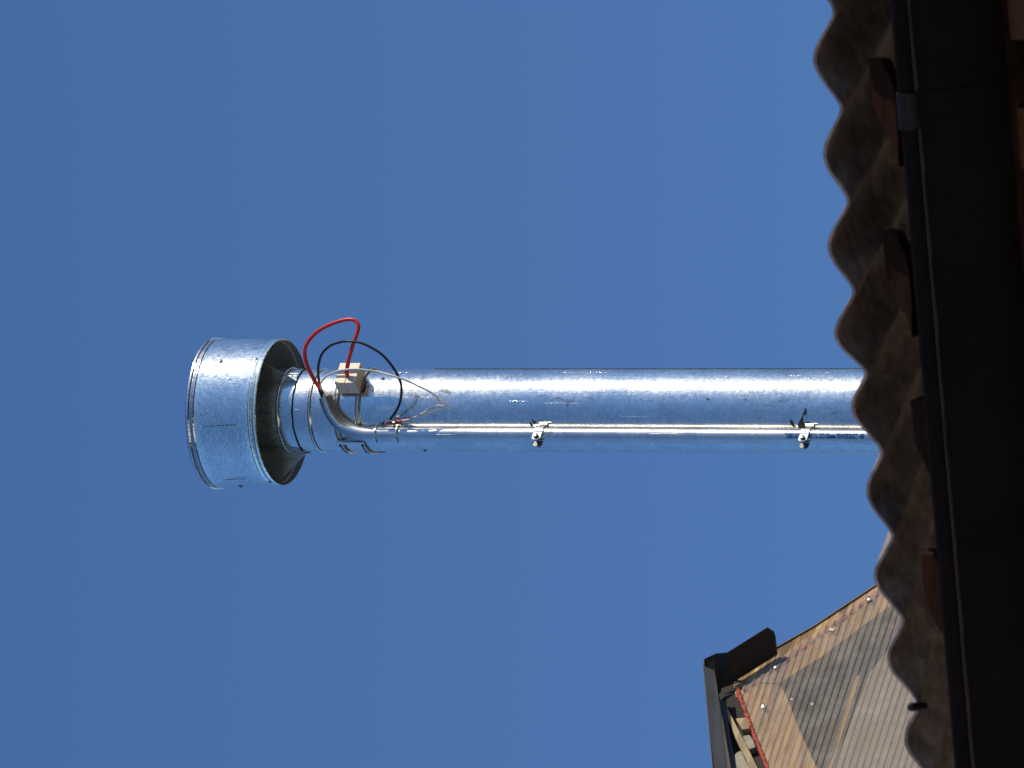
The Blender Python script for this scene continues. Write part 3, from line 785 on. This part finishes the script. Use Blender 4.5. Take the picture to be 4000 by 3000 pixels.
# red foam bead down the left rake, ragged
bm = NB(); pts = []; rad = []
for k in range(60):
    t = k / 59
    x = 2884 + (3012 - 2884) * (t ** 1.05) + 5 * noise.noise(Vector((k * .6, 0, 0))); y = 2694 + (3030 - 2694) * t
    pts.append(wp(x - 3, y, .001)); rad.append(.0042 * (.7 + .7 * abs(noise.noise(Vector((k * .9, 3, 0))))) + .0012)
tube(bm, pts, rad, 9)
for v in bm.verts: v.co += Vector((noise.noise(v.co * 220), noise.noise(v.co * 220 + Vector((9, 0, 0))), noise.noise(v.co * 220 + Vector((0, 7, 0))))) * .0030
obj('foam_bead', bm, M['red_seal'], gable, 60)
# screws with washers
def wscrew(px, py, s=.0056):
    p = wp(px, py, .0036); bm = NB()
    tube(bm, [p - nW * .004, p + nW * .0006, p + nW * .0012], [s, s, s * .8], 20)
    tube(bm, [p + nW * .0010, p + nW * .0026, p + nW * .0034], [s * .66, s * .60, s * .3], 16)
    o = obj('screw', bm, M['zinc'], gable, 35)
    bm = NB()
    u = eW; v = Vector((0, 0, 1))
    for (a_, b_) in ((u, v), (v, u)): box(bm, p + nW * .0030, a_ * s * .42, b_ * s * .10, nW * .0006)
    obj('cross_slot', bm, M['hole'], o, 0)
wscrew(3397, 2339); wscrew(3031, 2605); wscrew(2984, 2757, .0066)
for (px, py) in ((3173, 2754), (3093, 2735), (3045, 2708)):
    bm = NB(); p = wp(px, py, -.012); tube(bm, [p, p + nW * .004], [.0042, .0040], 6); obj('nut', bm, M['zinc_dark'], gable, 30)
# pale chip stuck on the sheet
wpoly([(3242, 2450), (3250, 2456), (3262, 2452), (3254, 2460), (3256, 2464), (3238, 2461)], .0045, .001, simple('pale_chip', (.7, .66, .5), .6), 'chip')
# ridge cap: folded dark metal overhanging the gable
def folded(quads, m, name, thick=.0014, parent=gable):
    bm = NB()
    for q in quads:
        P = [wp(*v) for v in q]; nrm = (P[1] - P[0]).cross(P[2] - P[0]).normalized()
        if nrm.dot(Vector((0, 1, .3))) < 0: nrm = -nrm
        prism(bm, P, nrm * thick)
    return obj(name, bm, m, parent, 0)
LF = .070
cap = folded([[(2841, 2549, LF), (2997, 2451, LF), (3033, 2560, 0.0), (2861, 2668, 0.0)],
              [(2997, 2451, LF), (3024, 2467, LF - .012), (3033, 2560, 0.0)],
              [(3024, 2467, LF - .012), (3030, 2485, .045), (3037, 2556, 0.0), (3033, 2560, 0.0)],
              [(2796, 2553, LF), (2841, 2549, LF), (2866, 2672, 0.0), (2815, 2690, 0.0)],
              [(2751, 2574, LF), (2796, 2553, LF), (2818, 2700, 0.0), (2786, 2740, 0.0)],
              [(2748, 2602, LF), (2751, 2574, LF), (2796, 2740, 0.0), (2800, 3090, 0.0), (2790, 3060, .05)]], M['ridge_in'], 'ridge_cap')
folded([[(2747, 2600, LF + .004), (2790, 2618, LF - .002), (2802, 2700, LF - .002), (2820, 2850, LF - .002), (2846, 3080, LF - .002), (2797, 3080, LF + .004)]], M['ridge'], 'cap_lip', .0014, cap)
folded([[(2790, 2618, LF - .003), (2792, 2622, LF - .01), (2803, 2700, LF - .01), (2828, 2840, LF - .01), (2869, 3080, LF - .02), (2845, 3080, LF - .003), (2819, 2850, LF - .003), (2801, 2700, LF - .003)]], simple('lip_underside', (.30, .27, .23), .6), 'cap_return', .0012, cap)
folded([[(2803, 2700, .03), (2815, 2735, .03), (2832, 2742, .03), (2848, 2850, .03), (2888, 3080, .03), (2862, 3080, .03), (2828, 2840, .03)]], M['ridge'], 'cap_fold', .0012, cap)
# pieces under the cap
wpoly([(2836, 2756), (2841, 2764), (2851, 2786), (2906, 2890), (2965, 3010), (2990, 3080), (2955, 3080), (2925, 2990), (2874, 2886), (2842, 2800)], .018, .02, M['timber2'], 'sloping_lath', .001)
wpoly([(2847, 2800), (2849, 2812), (2900, 2895), (2960, 3020), (2945, 3020), (2900, 2940), (2855, 2840)], .022, .02, M['ridge'], 'lath_shadow_strip', .001) if False else None
wpoly([(2873, 2806), (2925, 2800), (2927, 2812), (2926, 2846), (2898, 2850), (2888, 2830)], .004, .05, M['timber2'], 'purlin_end', .002)
wpoly([(2901, 2873), (2928, 2868), (2942, 2892), (2953, 2918), (2924, 2928), (2915, 2910)], .006, .05, M['concrete'], 'mortar_patch', .003, 1)
wpoly([(2866, 2952), (2874, 2940), (2892, 2930), (2900, 2935), (2912, 2965), (2938, 3010), (2940, 3060), (2885, 3060), (2872, 2990)], .026, .02, M['concrete'], 'mortar_lump', .004, 1)
wpoly([(2780, 2665), (2800, 2640), (2870, 2625), (2900, 2645), (2990, 2990), (3040, 3120), (2830, 3120), (2800, 2760)], -.012, .04, M['hole'], 'gap_backing')
# body of the building down to the ground and its roof slopes running back
def gable_body():
    bm = NB()
    zl = P0.z - 1.30
    q = [Vector((P0.x, P0.y, 0)) + eW * s for s in (-1.2, 1.3)]
    prism(bm, [q[0] - nW * .02, q[1] - nW * .02, q[1] - nW * .02 + Vector((0, 0, zl)), q[0] - nW * .02 + Vector((0, 0, zl))], -nW * .12)
    obj('wall', bm, simple('render_wall', (.35, .33, .29), .9, 0, .15, 5, .002, 30), gable, 0)
    for (a_, b_, nm) in (((2870, 2655), (3700, 2098), 'roof'), ((2850, 2690), (2990, 3060), 'roof')):
        pa = wp(*a_); pb = wp(*b_); pb = pa + (pb - pa) * 1.6
        bm = NB(); up = Vector((0, 0, .012))
        prism(bm, [pa - nW * .05, pb - nW * .05, pb - nW * 2.5, pa - nW * 2.5], -Vector((0, 0, .006)))
        obj(nm, bm, M['ridge'], gable, 0)
gable_body()
